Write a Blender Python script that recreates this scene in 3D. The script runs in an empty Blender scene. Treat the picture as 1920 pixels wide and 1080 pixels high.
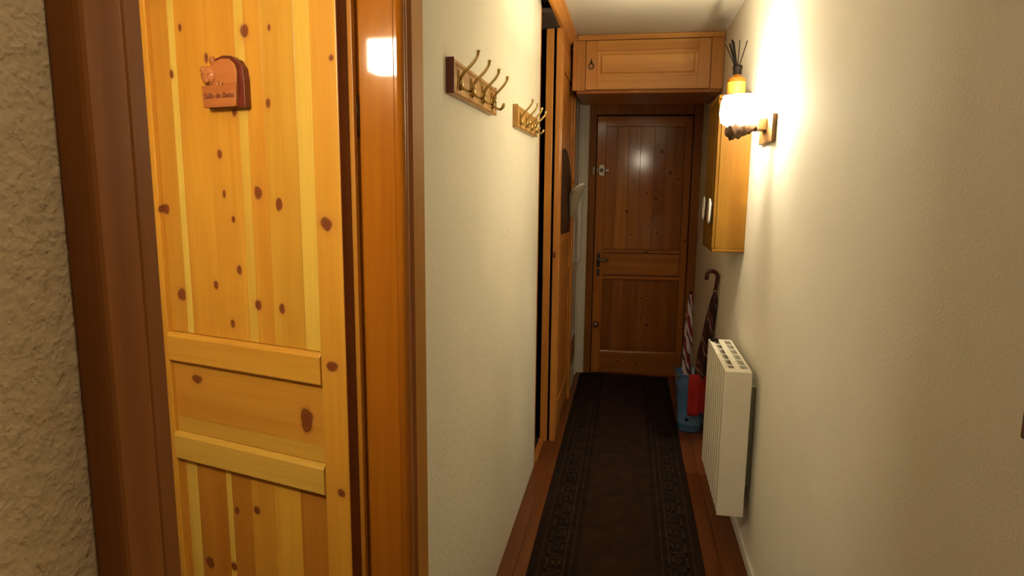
import bpy, bmesh, math, random
from mathutils import Vector, Matrix
random.seed(7)
S = bpy.context.scene
C = S.collection

# ------------------------------------------------------------------ camera
YAW, PITCH, ROLL, FPX = -9.9743, -8.8846, 0.5724, 1231.0
def make_camera():
    y, p, r = (math.radians(v) for v in (YAW, PITCH, ROLL))
    fw = Vector((math.sin(y)*math.cos(p), math.cos(y)*math.cos(p), math.sin(p)))
    rt = Vector((math.cos(y), -math.sin(y), 0)); up = rt.cross(fw)
    rt2 = math.cos(r)*rt + math.sin(r)*up; up2 = -math.sin(r)*rt + math.cos(r)*up
    cd = bpy.data.cameras.new('camera'); cd.sensor_width = 36; cd.lens = 36*FPX/1920
    cd.clip_start = .02
    o = bpy.data.objects.new('camera', cd); C.objects.link(o)
    m = Matrix((rt2, up2, -fw)).transposed().to_4x4(); m.translation = (0, 0, 1.5)
    o.matrix_world = m
    S.camera = o
make_camera()

# ------------------------------------------------------------------ world, lights, exposure
W = bpy.data.worlds.new('world'); S.world = W; W.use_nodes = True
W.node_tree.nodes['Background'].inputs[0].default_value = (1, .75, .45, 1)
W.node_tree.nodes['Background'].inputs[1].default_value = .01
S.view_settings.view_transform = 'Standard'; S.view_settings.look = 'None'
S.view_settings.gamma = 1; S.view_settings.use_curve_mapping = False
S.view_settings.exposure = 0.0
WARM = (1.0, .89, .64)
SCONCE_SHADE = 39.0        # emission of the glowing glass shade
SCONCE_BULB = 44.0         # watts of the bulb behind it
BATH_LAMP = 178.0          # emission of the bathroom lamp glass
FILL_EMISSION = 13.0           # emission of the added fill lamp, unseen overhead

# ------------------------------------------------------------------ materials
def new_mat(name):
    m = bpy.data.materials.new(name); m.use_nodes = True
    nt = m.node_tree; b = nt.nodes['Principled BSDF']
    return m, nt, b
def N(nt, t, **kw):
    n = nt.nodes.new(t)
    for k, v in kw.items(): setattr(n, k, v)
    return n
def L(nt, a, b): nt.links.new(a, b)
def ramp(nt, src, stops):
    r = N(nt, 'ShaderNodeValToRGB'); e = r.color_ramp.elements
    while len(e) < len(stops): e.new(.5)
    for el, (p, c) in zip(e, stops):
        el.position = p; el.color = (*c, 1) if len(c) == 3 else c
    L(nt, src, r.inputs[0]); return r.outputs[0]
def mixc(nt, fac, a, b, blend='MIX'):
    m = N(nt, 'ShaderNodeMix', data_type='RGBA', blend_type=blend)
    for s, v in ((0, fac), (6, a), (7, b)):
        if hasattr(v, 'is_linked'): L(nt, v, m.inputs[s])
        else: m.inputs[s].default_value = v if s == 0 else ((*v, 1) if len(v) == 3 else v)
    return m.outputs[2]
def math_(nt, op, a, b=0.0, c=None):
    m = N(nt, 'ShaderNodeMath', operation=op)
    for i, v in enumerate((a, b) if c is None else (a, b, c)):
        if hasattr(v, 'is_linked'): L(nt, v, m.inputs[i])
        else: m.inputs[i].default_value = v
    return m.outputs[0]
def vmath(nt, op, a, b=None):
    m = N(nt, 'ShaderNodeVectorMath', operation=op)
    for i, v in enumerate((a, b)):
        if v is None: continue
        if hasattr(v, 'is_linked'): L(nt, v, m.inputs[i])
        else: m.inputs[i].default_value = v
    return m.outputs['Value'] if op == 'LENGTH' else m.outputs[0]

def plain(name, col, rough=.5, metal=0.0, coat=0.0, bump=None, vary=.06, spec=.5):
    m, nt, b = new_mat(name)
    b.inputs['Roughness'].default_value = rough; b.inputs['Metallic'].default_value = metal
    b.inputs['Specular IOR Level'].default_value = spec
    b.inputs['Coat Weight'].default_value = coat; b.inputs['Coat Roughness'].default_value = .1
    tc = N(nt, 'ShaderNodeTexCoord'); nz = N(nt, 'ShaderNodeTexNoise')
    L(nt, tc.outputs['Object'], nz.inputs['Vector']); nz.inputs['Scale'].default_value = 14; nz.inputs['Detail'].default_value = 4
    lo = tuple(c*(1-vary) for c in col); hi = tuple(min(1, c*(1+vary)) for c in col)
    L(nt, ramp(nt, nz.outputs[0], [(.3, lo), (.7, hi)]), b.inputs['Base Color'])
    if bump:
        sc, st = bump
        n2 = N(nt, 'ShaderNodeTexNoise'); L(nt, tc.outputs['Object'], n2.inputs['Vector']); n2.inputs['Scale'].default_value = sc; n2.inputs['Detail'].default_value = 4
        bp = N(nt, 'ShaderNodeBump'); bp.inputs['Strength'].default_value = st; bp.inputs['Distance'].default_value = .002
        L(nt, n2.outputs[0], bp.inputs['Height']); L(nt, bp.outputs[0], b.inputs['Normal'])
    return m

def emitter(name, col, strength):
    m, nt, b = new_mat(name)
    b.inputs['Base Color'].default_value = (.9, .88, .8, 1)
    b.inputs['Emission Color'].default_value = (*col, 1); b.inputs['Emission Strength'].default_value = strength
    return m

def wood(name, light, dark, axis='Z', knots=None, density=.0, rough=.45, coat=.55, coatr=.12, tint=False, kscale=5.0, spec=.2):
    """Varnished knotty pine. knots: explicit (u, z, ru, rz) list in the X/Z of the object's space; density: share of random knots."""
    m, nt, b = new_mat(name)
    tc = N(nt, 'ShaderNodeTexCoord'); oi = N(nt, 'ShaderNodeObjectInfo')
    off = vmath(nt, 'SCALE', (13.7, 7.1, 5.3)); 
    sc = off.node; L(nt, oi.outputs['Random'], sc.inputs['Scale'])
    pos = vmath(nt, 'ADD', tc.outputs['Object'], off)
    ai = 'XYZ'.index(axis)
    s1 = [14.0]*3; s1[ai] = .8
    s2 = [150.0]*3; s2[ai] = 5.0
    n1 = N(nt, 'ShaderNodeTexNoise'); n1.inputs['Scale'].default_value = 1; n1.inputs['Detail'].default_value = 4; n1.inputs['Distortion'].default_value = .9
    L(nt, vmath(nt, 'MULTIPLY', pos, tuple(s1)), n1.inputs['Vector'])
    n2 = N(nt, 'ShaderNodeTexNoise'); n2.inputs['Scale'].default_value = 1; n2.inputs['Detail'].default_value = 3
    L(nt, vmath(nt, 'MULTIPLY', pos, tuple(s2)), n2.inputs['Vector'])
    col = ramp(nt, n1.outputs[0], [(.28, dark), (.5, tuple((a+c)/2 for a, c in zip(light, dark))), (.72, light)])
    if tint:
        col = mixc(nt, 1.0, col, oi.outputs['Color'], 'MULTIPLY')
    fine = ramp(nt, n2.outputs[0], [(.3, (.94, .91, .87)), (.65, (1.02, 1.02, 1.02))])
    col = mixc(nt, 1.0, col, fine, 'MULTIPLY')
    rv = ramp(nt, oi.outputs['Random'], [(0, (.9, .88, .85)), (1, (1.06, 1.05, 1.02))])
    col = mixc(nt, 1.0, col, rv, 'MULTIPLY')
    wob = N(nt, 'ShaderNodeTexNoise'); wob.inputs['Scale'].default_value = 45; L(nt, tc.outputs['Object'], wob.inputs['Vector'])
    d = None
    if knots:
        for (u, z, ru, rz) in knots:
            if max(ru, rz) < .0125: ru, rz = ru*.82, rz*.88
            v = vmath(nt, 'SUBTRACT', tc.outputs['Object'], (u, 0, z))
            v = vmath(nt, 'MULTIPLY', v, (1/ru, 0, 1/rz))
            l = vmath(nt, 'LENGTH', v)
            d = l if d is None else math_(nt, 'MINIMUM', d, l)
        d = math_(nt, 'ADD', d, math_(nt, 'MULTIPLY', math_(nt, 'SUBTRACT', wob.outputs[0], .5), .9))
    elif density > 0:
        s3 = [kscale*1.6]*3; s3[ai] = kscale*.75
        vo = N(nt, 'ShaderNodeTexVoronoi'); vo.inputs['Scale'].default_value = 1; vo.inputs['Randomness'].default_value = 1
        L(nt, vmath(nt, 'MULTIPLY', pos, tuple(s3)), vo.inputs['Vector'])
        sp = N(nt, 'ShaderNodeSeparateColor'); L(nt, vo.outputs['Color'], sp.inputs[0])
        rad = N(nt, 'ShaderNodeMapRange'); L(nt, sp.outputs[0], rad.inputs[0])
        rad.inputs[1].default_value = 1-density; rad.inputs[2].default_value = 1
        rad.inputs[3].default_value = .001; rad.inputs[4].default_value = .16
        d = math_(nt, 'DIVIDE', vo.outputs['Distance'], rad.outputs[0])
        d = math_(nt, 'ADD', d, math_(nt, 'MULTIPLY', math_(nt, 'SUBTRACT', wob.outputs[0], .5), .7))
    if d is not None:
        f = math_(nt, 'DIVIDE', d, 3.0)
        kc = ramp(nt, f, [(0, (.22, .055, .012)), (.16, (.16, .035, .008)), (.25, (.26, .07, .014)), (.30, (.09, .02, .006)), (.36, (.30, .10, .02)), (.45, (.50, .20, .03))])
        kf = ramp(nt, f, [(.30, (1, 1, 1)), (.37, (.6, .6, .6)), (.55, (.22, .22, .22)), (.9, (.0, .0, .0))])
        col = mixc(nt, kf, col, kc)
    L(nt, col, b.inputs['Base Color'])
    b.inputs['Roughness'].default_value = rough; b.inputs['Specular IOR Level'].default_value = spec
    b.inputs['Coat Weight'].default_value = coat; b.inputs['Coat Roughness'].default_value = coatr
    bp = N(nt, 'ShaderNodeBump'); bp.inputs['Strength'].default_value = .08; bp.inputs['Distance'].default_value = .001
    L(nt, n2.outputs[0], bp.inputs['Height']); L(nt, bp.outputs[0], b.inputs['Normal'])
    return m

def plaster(name, col, coarse=0.0, fine=.3):
    m, nt, b = new_mat(name); b.inputs['Roughness'].default_value = .85
    tc = N(nt, 'ShaderNodeTexCoord')
    def nz(sc, det, dist=0.0):
        n = N(nt, 'ShaderNodeTexNoise'); n.inputs['Scale'].default_value = sc; n.inputs['Detail'].default_value = det; n.inputs['Distortion'].default_value = dist
        L(nt, tc.outputs['Object'], n.inputs['Vector']); return n.outputs[0]
    L(nt, ramp(nt, nz(3, 3), [(.3, tuple(c*.95 for c in col)), (.7, col)]), b.inputs['Base Color'])
    h = math_(nt, 'MULTIPLY', nz(160, 3), .3*fine)
    if coarse:
        r1 = ramp(nt, nz(62, 2, .1), [(.38, (0, 0, 0)), (.70, (1, 1, 1))])
        r2 = ramp(nt, nz(130, 2, .1), [(.50, (0, 0, 0)), (.70, (1, 1, 1))])
        h = math_(nt, 'ADD', h, math_(nt, 'MULTIPLY', r1, coarse)); h = math_(nt, 'ADD', h, math_(nt, 'MULTIPLY', r2, coarse*.45))
    bp = N(nt, 'ShaderNodeBump'); bp.inputs['Strength'].default_value = 1; bp.inputs['Distance'].default_value = .004
    L(nt, h, bp.inputs['Height']); L(nt, bp.outputs[0], b.inputs['Normal'])
    return m

M = {}
M['stucco'] = plaster('stucco', (.78, .60, .36), coarse=.32)
M['stucco_fine'] = plaster('stucco_fine', (.74, .69, .56), coarse=.13)
M['plaster'] = plaster('plaster', (.85, .80, .69), fine=.35)
M['ceiling'] = plaster('ceiling_paint', (.66, .60, .48), fine=.2)
M['white_paint'] = plain('white_paint', (.70, .67, .60), .6)
M['floor_wood'] = wood('floor_wood', (.165, .053, .016), (.09, .025, .008), axis='Y', rough=.42, coat=.15)
M['dark_trim'] = wood('trim_pine', (.40, .155, .04), (.27, .09, .022), density=.22, coat=.12, coatr=.22, kscale=3.0, spec=.1)
M['lining'] = wood('lining_pine', (.39, .135, .0095), (.30, .092, .0065), density=.1, coat=.45, coatr=.05, kscale=3.0, spec=.0)
KN = [(.037,1.412,.013,.012),(.034,1.125,.013,.010),(.116,.993,.015,.027),(.021,.854,.012,.010),(.224,1.469,.009,.013),(.168,1.446,.009,.012),
 (.239,1.232,.010,.011),(.173,1.230,.009,.012),(.473,1.236,.012,.014),(.504,1.429,.012,.012),(.328,1.549,.008,.010),(.239,1.792,.011,.013),
 (.185,1.648,.007,.010),(.013,1.722,.006,.006),(.278,1.636,.008,.012),(.289,1.303,.008,.010),(.361,1.266,.007,.010),(.317,1.183,.007,.010),
 (.437,1.041,.014,.010),(.298,1.412,.006,.008),(.422,1.813,.006,.010),(.457,1.720,.007,.010),(.321,1.465,.005,.009),(.275,.753,.011,.010),
 (.337,.738,.008,.010),(.437,.581,.013,.013),(.35,1.747,.006,.012),(.174,1.792,.005,.007),(.357,.592,.010,.010),(.30,.40,.012,.014),(.15,.3,.013,.015),(.42,.35,.01,.012)]
M['door_pine'] = wood('door_pine', (.655, .372, .046), (.535, .258, .025), knots=KN, rough=.45, coat=.9, coatr=.34, tint=True)
M['door_pine_x'] = wood('door_pine_rail', (.635, .355, .044), (.52, .245, .025), axis='X', knots=KN, rough=.45, coat=.9, coatr=.34, tint=True)
KF = [(-.02,1.30,.012,.012),(.13,1.44,.011,.012),(.20,1.40,.012,.018),(.03,1.53,.008,.012),(.30,1.60,.014,.018),(.22,1.14,.015,.012),(.02,1.12,.008,.010),(.15,1.20,.008,.010),
 (.245,1.52,.010,.010),(.36,1.55,.014,.016),(.0,.55,.010,.012),(.12,.62,.010,.012),(.16,.60,.009,.010),(.12,.45,.009,.010),(.17,.40,.014,.012),(.24,.55,.010,.012),(.27,.36,.009,.012),
 (.11,.34,.008,.010),(.10,.25,.009,.010),(.30,.40,.009,.012),(-.05,.10,.010,.012),(.10,.08,.010,.012),(.14,.985,.02,.008),(.05,1.78,.008,.010),(.23,1.76,.014,.016),(.43,1.08,.013,.014),(-.24,1.90,.006,.012)]
KF = [(a-.455, b, c, d) for a, b, c, d in KF]
M['far_pine'] = wood('far_door_pine', (.46, .17, .040), (.32, .10, .022), knots=KF, coat=1.0, coatr=.14, spec=.05, tint=True)
M['far_pine_x'] = wood('far_door_pine_rail', (.46, .18, .045), (.33, .11, .025), axis='X', knots=KF, coat=1.0, coatr=.14, spec=.05, tint=True)
M['cab_pine'] = wood('cabinet_pine', (.66, .33, .085), (.50, .21, .045), axis='X', density=.10, coat=.4, coatr=.2)
M['cab_pine_v'] = wood('cabinet_pine_upright', (.62, .29, .075), (.47, .19, .040), axis='Z', density=.12, coat=.4, coatr=.2)
M['ward_pine'] = wood('wardrobe_pine', (.66, .28, .055), (.50, .18, .034), axis='Z', density=.22, coat=.45, coatr=.2)
M['ward_pine_y'] = wood('wardrobe_pine_rail', (.66, .29, .06), (.50, .185, .036), axis='Y', density=.1, coat=.45, coatr=.2)
M['honey_pine'] = wood('wall_cabinet_pine', (.165, .082, .012), (.125, .052, .007), axis='Z', density=.06, coat=.0, spec=.05)
M['strip_pine'] = wood('strip_pine', (.50, .25, .06), (.38, .17, .035), density=.15, coat=0.0, spec=.08)
M['rack_wood'] = wood('rack_wood', (.56, .33, .11), (.42, .22, .06), axis='Y', coat=.4, coatr=.2)
M['rack_end'] = plain('rack_end_stain', (.16, .035, .02), .45, vary=.15)
M['brass'] = plain('brass', (.55, .38, .15), .25, metal=1.0)
M['nickel'] = plain('nickel', (.30, .25, .20), .3, metal=1.0)
M['dark_metal'] = plain('dark_metal', (.08, .06, .05), .35, metal=.8)
M['sign_wood'] = wood('sign_wood', (.46, .17, .05), (.36, .115, .03), axis='X', coat=.3, coatr=.2)
M['sign_dark'] = plain('sign_dark_stain', (.12, .018, .008), .35, coat=.5)
M['ink'] = plain('burnt_letters', (.13, .03, .012), .7)
M['interior'] = plain('dark_interior', (.03, .02, .014), .8)
M['radiator'] = plain('radiator_enamel', (.80, .74, .62), .35, coat=.2, vary=.02)
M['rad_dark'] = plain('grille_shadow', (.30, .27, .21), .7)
M['carpet'] = plain('carpet', (.026, .014, .009), .95, spec=.05, bump=(900, .6), vary=.25)
M['carpet_edge'] = plain('carpet_border', (.018, .011, .008), .95, spec=.05, bump=(900, .6), vary=.25)
M['carpet_key'] = plain('carpet_key', (.036, .021, .013), .95, spec=.05, bump=(900, .6), vary=.2)
M['bucket'] = plain('blue_enamel', (.09, .22, .50), .35, coat=.3, vary=.1)
M['bucket_in'] = plain('bucket_inside', (.05, .10, .22), .5)
M['red_cloth'] = plain('red_cloth', (.42, .016, .018), .85, bump=(300, .4), vary=.15)
M['black'] = plain('black_plastic', (.007, .004, .003), .6, spec=.06)
M['reed'] = plain('black_reed', (.005, .003, .002), .8, spec=.1)
M['label'] = plain('amber_label', (.85, .42, .05), .5, vary=.03)
M['mirror'] = plain('dark_plaque_wood', (.055, .022, .010), .6, spec=.15)
M['paper'] = plain('grey_paper', (.22, .175, .115), .85, bump=(40, .3))
M['paper_white'] = plain('white_lining', (.75, .72, .66), .7)
M['plaque'] = plain('plaque_dark', (.055, .04, .03), .4)
M['plaque_rim'] = plain('plaque_rim', (.72, .66, .58), .3, coat=.4)
M['bark'] = plain('bark', (.085, .048, .026), .95, spec=.1, bump=(70, 1.0), vary=.45)
M['sconce_wood'] = wood('sconce_wood', (.22, .12, .05), (.15, .075, .03), axis='Y', coat=.0, spec=.1)
M['peg'] = plain('pale_peg', (.75, .55, .22), .4)
M['umbrella_handle'] = plain('umbrella_handle', (.07, .012, .010), .25, coat=.6)
M['shade'] = emitter('glowing_shade', (1.0, .90, .67), SCONCE_SHADE)
M['bath_glow'] = emitter('bathroom_lamp_glass', (1.0, .90, .66), BATH_LAMP)
M['fill_glow'] = emitter('fill_lamp_glow', (1.0, .86, .61), FILL_EMISSION)
M['tile'] = plain('bathroom_wall_paint', (.42, .27, .13), .8, vary=.04, spec=.1)
M['frame_wood'] = wood('frame_wood', (.16, .06, .02), (.10, .035, .012), axis='Y', coat=.3)
M['canvas'] = plain('canvas', (.30, .26, .20), .8, vary=.3)
M['towel'] = plain('dark_towel', (.02, .018, .02), .95, bump=(300, .5))

def amber_glass():
    m, nt, b = new_mat('amber_glass')
    b.inputs['Base Color'].default_value = (.85, .36, .03, 1); b.inputs['Roughness'].default_value = .05
    b.inputs['Transmission Weight'].default_value = .75; b.inputs['IOR'].default_value = 1.45
    return m
M['amber'] = amber_glass()
def umbrella_fabric(name, stops, freq):
    m, nt, b = new_mat(name); b.inputs['Roughness'].default_value = .55
    uv = N(nt, 'ShaderNodeUVMap'); sp = N(nt, 'ShaderNodeSeparateXYZ'); L(nt, uv.outputs[0], sp.inputs[0])
    nz = N(nt, 'ShaderNodeTexNoise'); nz.inputs['Scale'].default_value = 6; L(nt, uv.outputs[0], nz.inputs['Vector'])
    v = math_(nt, 'ADD', math_(nt, 'MULTIPLY', sp.outputs[1], freq), math_(nt, 'MULTIPLY', sp.outputs[0], 2.0))
    v = math_(nt, 'ADD', v, math_(nt, 'MULTIPLY', nz.outputs[0], .45))
    v = math_(nt, 'FRACT', v)
    r = N(nt, 'ShaderNodeValToRGB'); r.color_ramp.interpolation = 'CONSTANT'; e = r.color_ramp.elements
    while len(e) < len(stops): e.new(.5)
    for el, (p, c) in zip(e, stops): el.position = p; el.color = (*c, 1)
    L(nt, v, r.inputs[0]); L(nt, r.outputs[0], b.inputs['Base Color'])
    return m
M['umb_dark'] = umbrella_fabric('umbrella_dark_stripes', [(0, (.045, .012, .012)), (.42, (.055, .016, .015)), (.58, (.30, .22, .19)), (.68, (.09, .010, .014)), (.84, (.22, .15, .13)), (.90, (.05, .012, .012))], 5.0)
M['umb_white'] = umbrella_fabric('umbrella_white_stripes', [(0, (.60, .52, .60)), (.36, (.07, .012, .02)), (.50, (.56, .48, .56)), (.66, (.22, .012, .035)), (.93, (.05, .01, .015))], 4.0)

# ------------------------------------------------------------------ geometry helpers
def link(name, me, mat, parent=None, smooth=False):
    o = bpy.data.objects.new(name, me); C.objects.link(o)
    for mt in (mat if isinstance(mat, (list, tuple)) else [mat]): me.materials.append(M[mt] if isinstance(mt, str) else mt)
    if smooth:
        for p in me.polygons: p.use_smooth = True
    if parent: o.parent = parent
    return o
def tag(o, label, cat, group=None, kind=None):
    o['label'] = label; o['category'] = cat
    if group: o['group'] = group
    if kind: o['kind'] = kind
    return o
def empty(name, loc=(0, 0, 0), rz=0):
    o = bpy.data.objects.new(name, None); C.objects.link(o); o.empty_display_size = .05
    o.location = loc; o.rotation_euler = (0, 0, rz); return o
def add_box(bm, b, bev=0.0):
    x0, x1, y0, y1, z0, z1 = b
    t = bmesh.new()
    vs = [t.verts.new(p) for p in ((x0,y0,z0),(x1,y0,z0),(x1,y1,z0),(x0,y1,z0),(x0,y0,z1),(x1,y0,z1),(x1,y1,z1),(x0,y1,z1))]
    for f in ((3,2,1,0),(4,5,6,7),(0,1,5,4),(1,2,6,5),(2,3,7,6),(3,0,4,7)): t.faces.new([vs[i] for i in f])
    if bev: bmesh.ops.bevel(t, geom=t.edges[:], offset=bev, segments=2, affect='EDGES', profile=.5)
    tmp = bpy.data.meshes.new('t'); t.to_mesh(tmp); t.free(); bm.from_mesh(tmp); bpy.data.meshes.remove(tmp)
def boxes(name, bs, mat, parent=None, bev=0.0, color=None):
    bm = bmesh.new()
    for b in bs: add_box(bm, b, bev)
    me = bpy.data.meshes.new(name); bm.to_mesh(me); bm.free()
    o = link(name, me, mat, parent)
    if color: o.color = (*color, 1)
    return o
def box(name, b, mat, parent=None, bev=0.0, color=None): return boxes(name, [b], mat, parent, bev, color)
def mesh(name, vs, fs, mat, parent=None, smooth=False):
    me = bpy.data.meshes.new(name); me.from_pydata([tuple(v) for v in vs], [], fs); me.update()
    bm = bmesh.new(); bm.from_mesh(me); bmesh.ops.recalc_face_normals(bm, faces=bm.faces[:]); bm.to_mesh(me); bm.free()
    return link(name, me, mat, parent, smooth)
def prism(name, pts, axis, a, b, mat, parent=None, bev=0.0, smooth=False):
    """extrude a 2-D outline along an axis. X: pts=(y,z)  Y: pts=(x,z)  Z: pts=(x,y)"""
    def P(p, t): return {'X': (t, p[0], p[1]), 'Y': (p[0], t, p[1]), 'Z': (p[0], p[1], t)}[axis]
    n = len(pts); bm = bmesh.new()
    v0 = [bm.verts.new(P(p, a)) for p in pts]; v1 = [bm.verts.new(P(p, b)) for p in pts]
    bm.faces.new(v0); bm.faces.new(v1[::-1])
    for i in range(n): bm.faces.new((v0[i], v1[i], v1[(i+1) % n], v0[(i+1) % n]))
    bmesh.ops.recalc_face_normals(bm, faces=bm.faces[:])
    if bev: bmesh.ops.bevel(bm, geom=bm.edges[:], offset=bev, segments=2, affect='EDGES', profile=.5)
    me = bpy.data.meshes.new(name); bm.to_mesh(me); bm.free()
    return link(name, me, mat, parent, smooth)
def tube_data(pts, rad, seg=10):
    pts = [Vector(p) for p in pts]; n = len(pts)
    if not isinstance(rad, (list, tuple)): rad = [rad]*n
    vs, fs = [], []
    t0 = (pts[1]-pts[0]).normalized(); ref = Vector((0, 0, 1)) if abs(t0.z) < .9 else Vector((0, 1, 0))
    nrm = t0.cross(ref).normalized()
    for i, p in enumerate(pts):
        t = (pts[min(i+1, n-1)]-pts[max(i-1, 0)]).normalized()
        nrm = (nrm - t*nrm.dot(t)).normalized(); bn = t.cross(nrm)
        for k in range(seg):
            a = 2*math.pi*k/seg; vs.append(p + (nrm*math.cos(a)+bn*math.sin(a))*rad[i])
    for i in range(n-1):
        for k in range(seg): fs.append((i*seg+k, i*seg+(k+1) % seg, (i+1)*seg+(k+1) % seg, (i+1)*seg+k))
    fs.append(tuple(range(seg))[::-1]); fs.append(tuple((n-1)*seg+k for k in range(seg)))
    return vs, fs
def tube(name, pts, rad, mat, parent=None, seg=10):
    return mesh(name, *tube_data(pts, rad, seg), mat, parent, True)
def lathe(name, prof, c, mat, parent=None, seg=32, arc=(0, 2*math.pi), smooth=True, axis='Z'):
    full = abs(arc[1]-arc[0]-2*math.pi) < 1e-6; m = seg if full else seg+1
    vs, fs = [], []
    for (r, h) in prof:
        for k in range(m):
            a = arc[0]+(arc[1]-arc[0])*k/seg
            q = {'Z': (r*math.cos(a), r*math.sin(a), h), 'Y': (r*math.cos(a), h, r*math.sin(a)), 'X': (h, r*math.cos(a), r*math.sin(a))}[axis]
            vs.append((c[0]+q[0], c[1]+q[1], c[2]+q[2]))
    for i in range(len(prof)-1):
        for k in range(seg if full else seg): 
            k2 = (k+1) % m if full else k+1
            fs.append((i*m+k, i*m+k2, (i+1)*m+k2, (i+1)*m+k))
    if full:
        if prof[0][0] > 1e-6: fs.append(tuple(range(m))[::-1])
        if prof[-1][0] > 1e-6: fs.append(tuple((len(prof)-1)*m+k for k in range(m)))
    me = bpy.data.meshes.new(name); me.from_pydata(vs, [], fs); me.update()
    bm = bmesh.new(); bm.from_mesh(me); bmesh.ops.remove_doubles(bm, verts=bm.verts[:], dist=1e-6); bmesh.ops.recalc_face_normals(bm, faces=bm.faces[:]); bm.to_mesh(me); bm.free()
    return link(name, me, mat, parent, smooth)
def bez(p0, p1, p2, p3, n=10):
    p0, p1, p2, p3 = map(Vector, (p0, p1, p2, p3)); out = []
    for i in range(n+1):
        t = i/n; out.append(p0*(1-t)**3+p1*3*t*(1-t)**2+p2*3*t*t*(1-t)+p3*t**3)
    return out
def copy_tree(o, parent=None, loc=None):
    c = o.copy(); C.objects.link(c); c.parent = parent
    if loc is not None: c.location = loc
    for ch in [x for x in o.children]: copy_tree(ch, c)
    return c
def text_mesh(name, body, size, mat, parent, mtx, depth=.0006):
    cu = bpy.data.curves.new(name, 'FONT'); cu.body = body; cu.size = size; cu.extrude = depth
    cu.align_x = 'CENTER'; cu.align_y = 'CENTER'; cu.resolution_u = 3; cu.shear = .18; cu.offset = size*.012
    t = bpy.data.objects.new('tmp', cu); C.objects.link(t)
    bpy.context.view_layer.update()
    me = bpy.data.meshes.new_from_object(t.evaluated_get(bpy.context.evaluated_depsgraph_get()))
    bpy.data.objects.remove(t); bpy.data.curves.remove(cu)
    me.transform(mtx); me.materials.clear(); me.name = name
    return link(name, me, mat, parent)

# ------------------------------------------------------------------ main dimensions (metres)
XL, XN, XR, H = -.457, -.470, .522, 2.4075      # hook wall, near stucco wall, right wall, ceiling
XB = -.545                                       # bathroom side of the left wall
YB = -2.2                                        # back of the hall behind the camera
YD = 5.24                                        # far door face
OY0, OY1, OZ = .555, 1.24, 2.03                  # bathroom doorway, clear opening

# ------------------------------------------------------------------ the room shell
fl = empty('floor'); tag(fl, 'reddish brown wooden floor beside the dark runner', 'floor', kind='structure')
box('subfloor', (-2.4, .66, YB, 5.6, -.06, -.012), 'interior', fl)
xs = [-.53, -.395, -.26, -.125, .01, .145, .28, .415, .55]
for i in range(8):
    y = YB
    j = random.uniform(.8, 2.0)
    while y < 5.45:
        y2 = min(y+j, 5.5)
        box('floor_board', (xs[i]+.0006, xs[i+1]-.0006, y+.0006, y2-.0006, -.012, 0), 'floor_wood', fl, .0008)
        y = y2; j = random.uniform(1.4, 2.2)
tag(box('ceiling', (-2.4, .66, YB, 5.6, H, H+.06), 'ceiling'), 'cream painted corridor ceiling', 'ceiling', kind='structure')
tag(box('wall_right', (XR, XR+.12, YB, 5.6, -.06, H), 'plaster'), 'smooth cream plaster wall along the right of the corridor', 'wall', kind='structure')
tag(box('wall_back', (-.56, XR, YB-.1, YB, -.06, H), 'plaster'), 'cream plaster wall behind the viewpoint', 'wall', kind='structure')
wl = boxes('wall_left', [(XB, XN, YB, OY0-.022, -.06, H), (XB, XN, OY0-.022, OY0-.002, OZ+.02, H)], 'stucco')
tag(wl, 'coarse stucco wall at the left edge beside the bathroom doorway', 'wall', kind='structure')
wh = boxes('wall_hooks', [(XB, XL, OY1+.022, 3.34, -.06, H), (XB, XL, OY0-.002, OY1+.022, OZ+.02, H)], 'stucco_fine')
tag(wh, 'cream textured wall carrying the two coat racks', 'wall', kind='structure')
tag(boxes('wall_end', [(-.385, -.322, 5.20, 5.36, -.06, H), (-.322, XR, YD+.05, 5.36, 2.125, H), (-.322, XR, YD+.12, 5.36, -.06, 2.125)], 'plaster'), 'cream plaster end wall around the far door', 'wall', kind='structure')
# white return wall between wardrobe and far door
tag(boxes('wall_return', [(-.50, -.385, 4.575, 5.36, -.06, H), (-.385, -.372, 5.06, 5.09, .02, 2.10)], 'white_paint'), 'narrow off-white wall strip between wardrobe and far door', 'wall', kind='structure')
# bathroom shell
tag(boxes('wall_bathroom', [(-2.3, -2.2, .16, 2.4, -.06, H), (-2.3, XB, .16, .26, -.06, H), (-2.3, XB, 2.3, 2.4, -.06, H)], 'tile'), 'ochre painted walls inside the bathroom', 'wall', kind='structure')

# right baseboard, hook wall edge trim
tag(box('baseboard_right', (XR-.012, XR, YB, 5.2, 0, .042), 'white_paint', bev=.002), 'thin cream baseboard along the right wall', 'baseboard', kind='structure')
tag(box('trim_4', (XB, XL+.003, 3.34, 3.352, 0, H-.04), 'dark_trim', bev=.001), 'thin brown trim at the far end of the hook wall', 'trim', kind='structure')

# ------------------------------------------------------------------ bathroom doorway frame
t1 = empty('trim_1'); tag(t1, 'varnished pine frame around the open bathroom doorway', 'door frame', kind='structure')
box('jamb_lining', (XB, XL+.006, OY1, OY1+.022, 0, OZ+.02), 'lining', t1, .0015)
box('jamb_lining', (XB, XL+.012, OY0-.022, OY0, 0, OZ+.02), 'dark_trim', t1, .0015)
box('head_lining', (XB, XL+.012, OY0, OY1, OZ, OZ+.02), 'lining', t1, .0015)
def extr_z(name, prof, sgn, y0, z0, z1, mat):   # profile (dy, x)
    return prism(name, [(x, y0+sgn*dy) for dy, x in prof], 'Z', z0, z1, mat, t1)
bead = [(0, XL+.0062)] + [(.012-.012*math.cos(a), XL+.012+.012*math.sin(a)) for a in [i*math.pi/10 for i in range(11)]] + [(.024, XL+.0062)]
extr_z('bead_moulding', bead, 1, OY1, 0, OZ+.02, 'lining')
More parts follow.
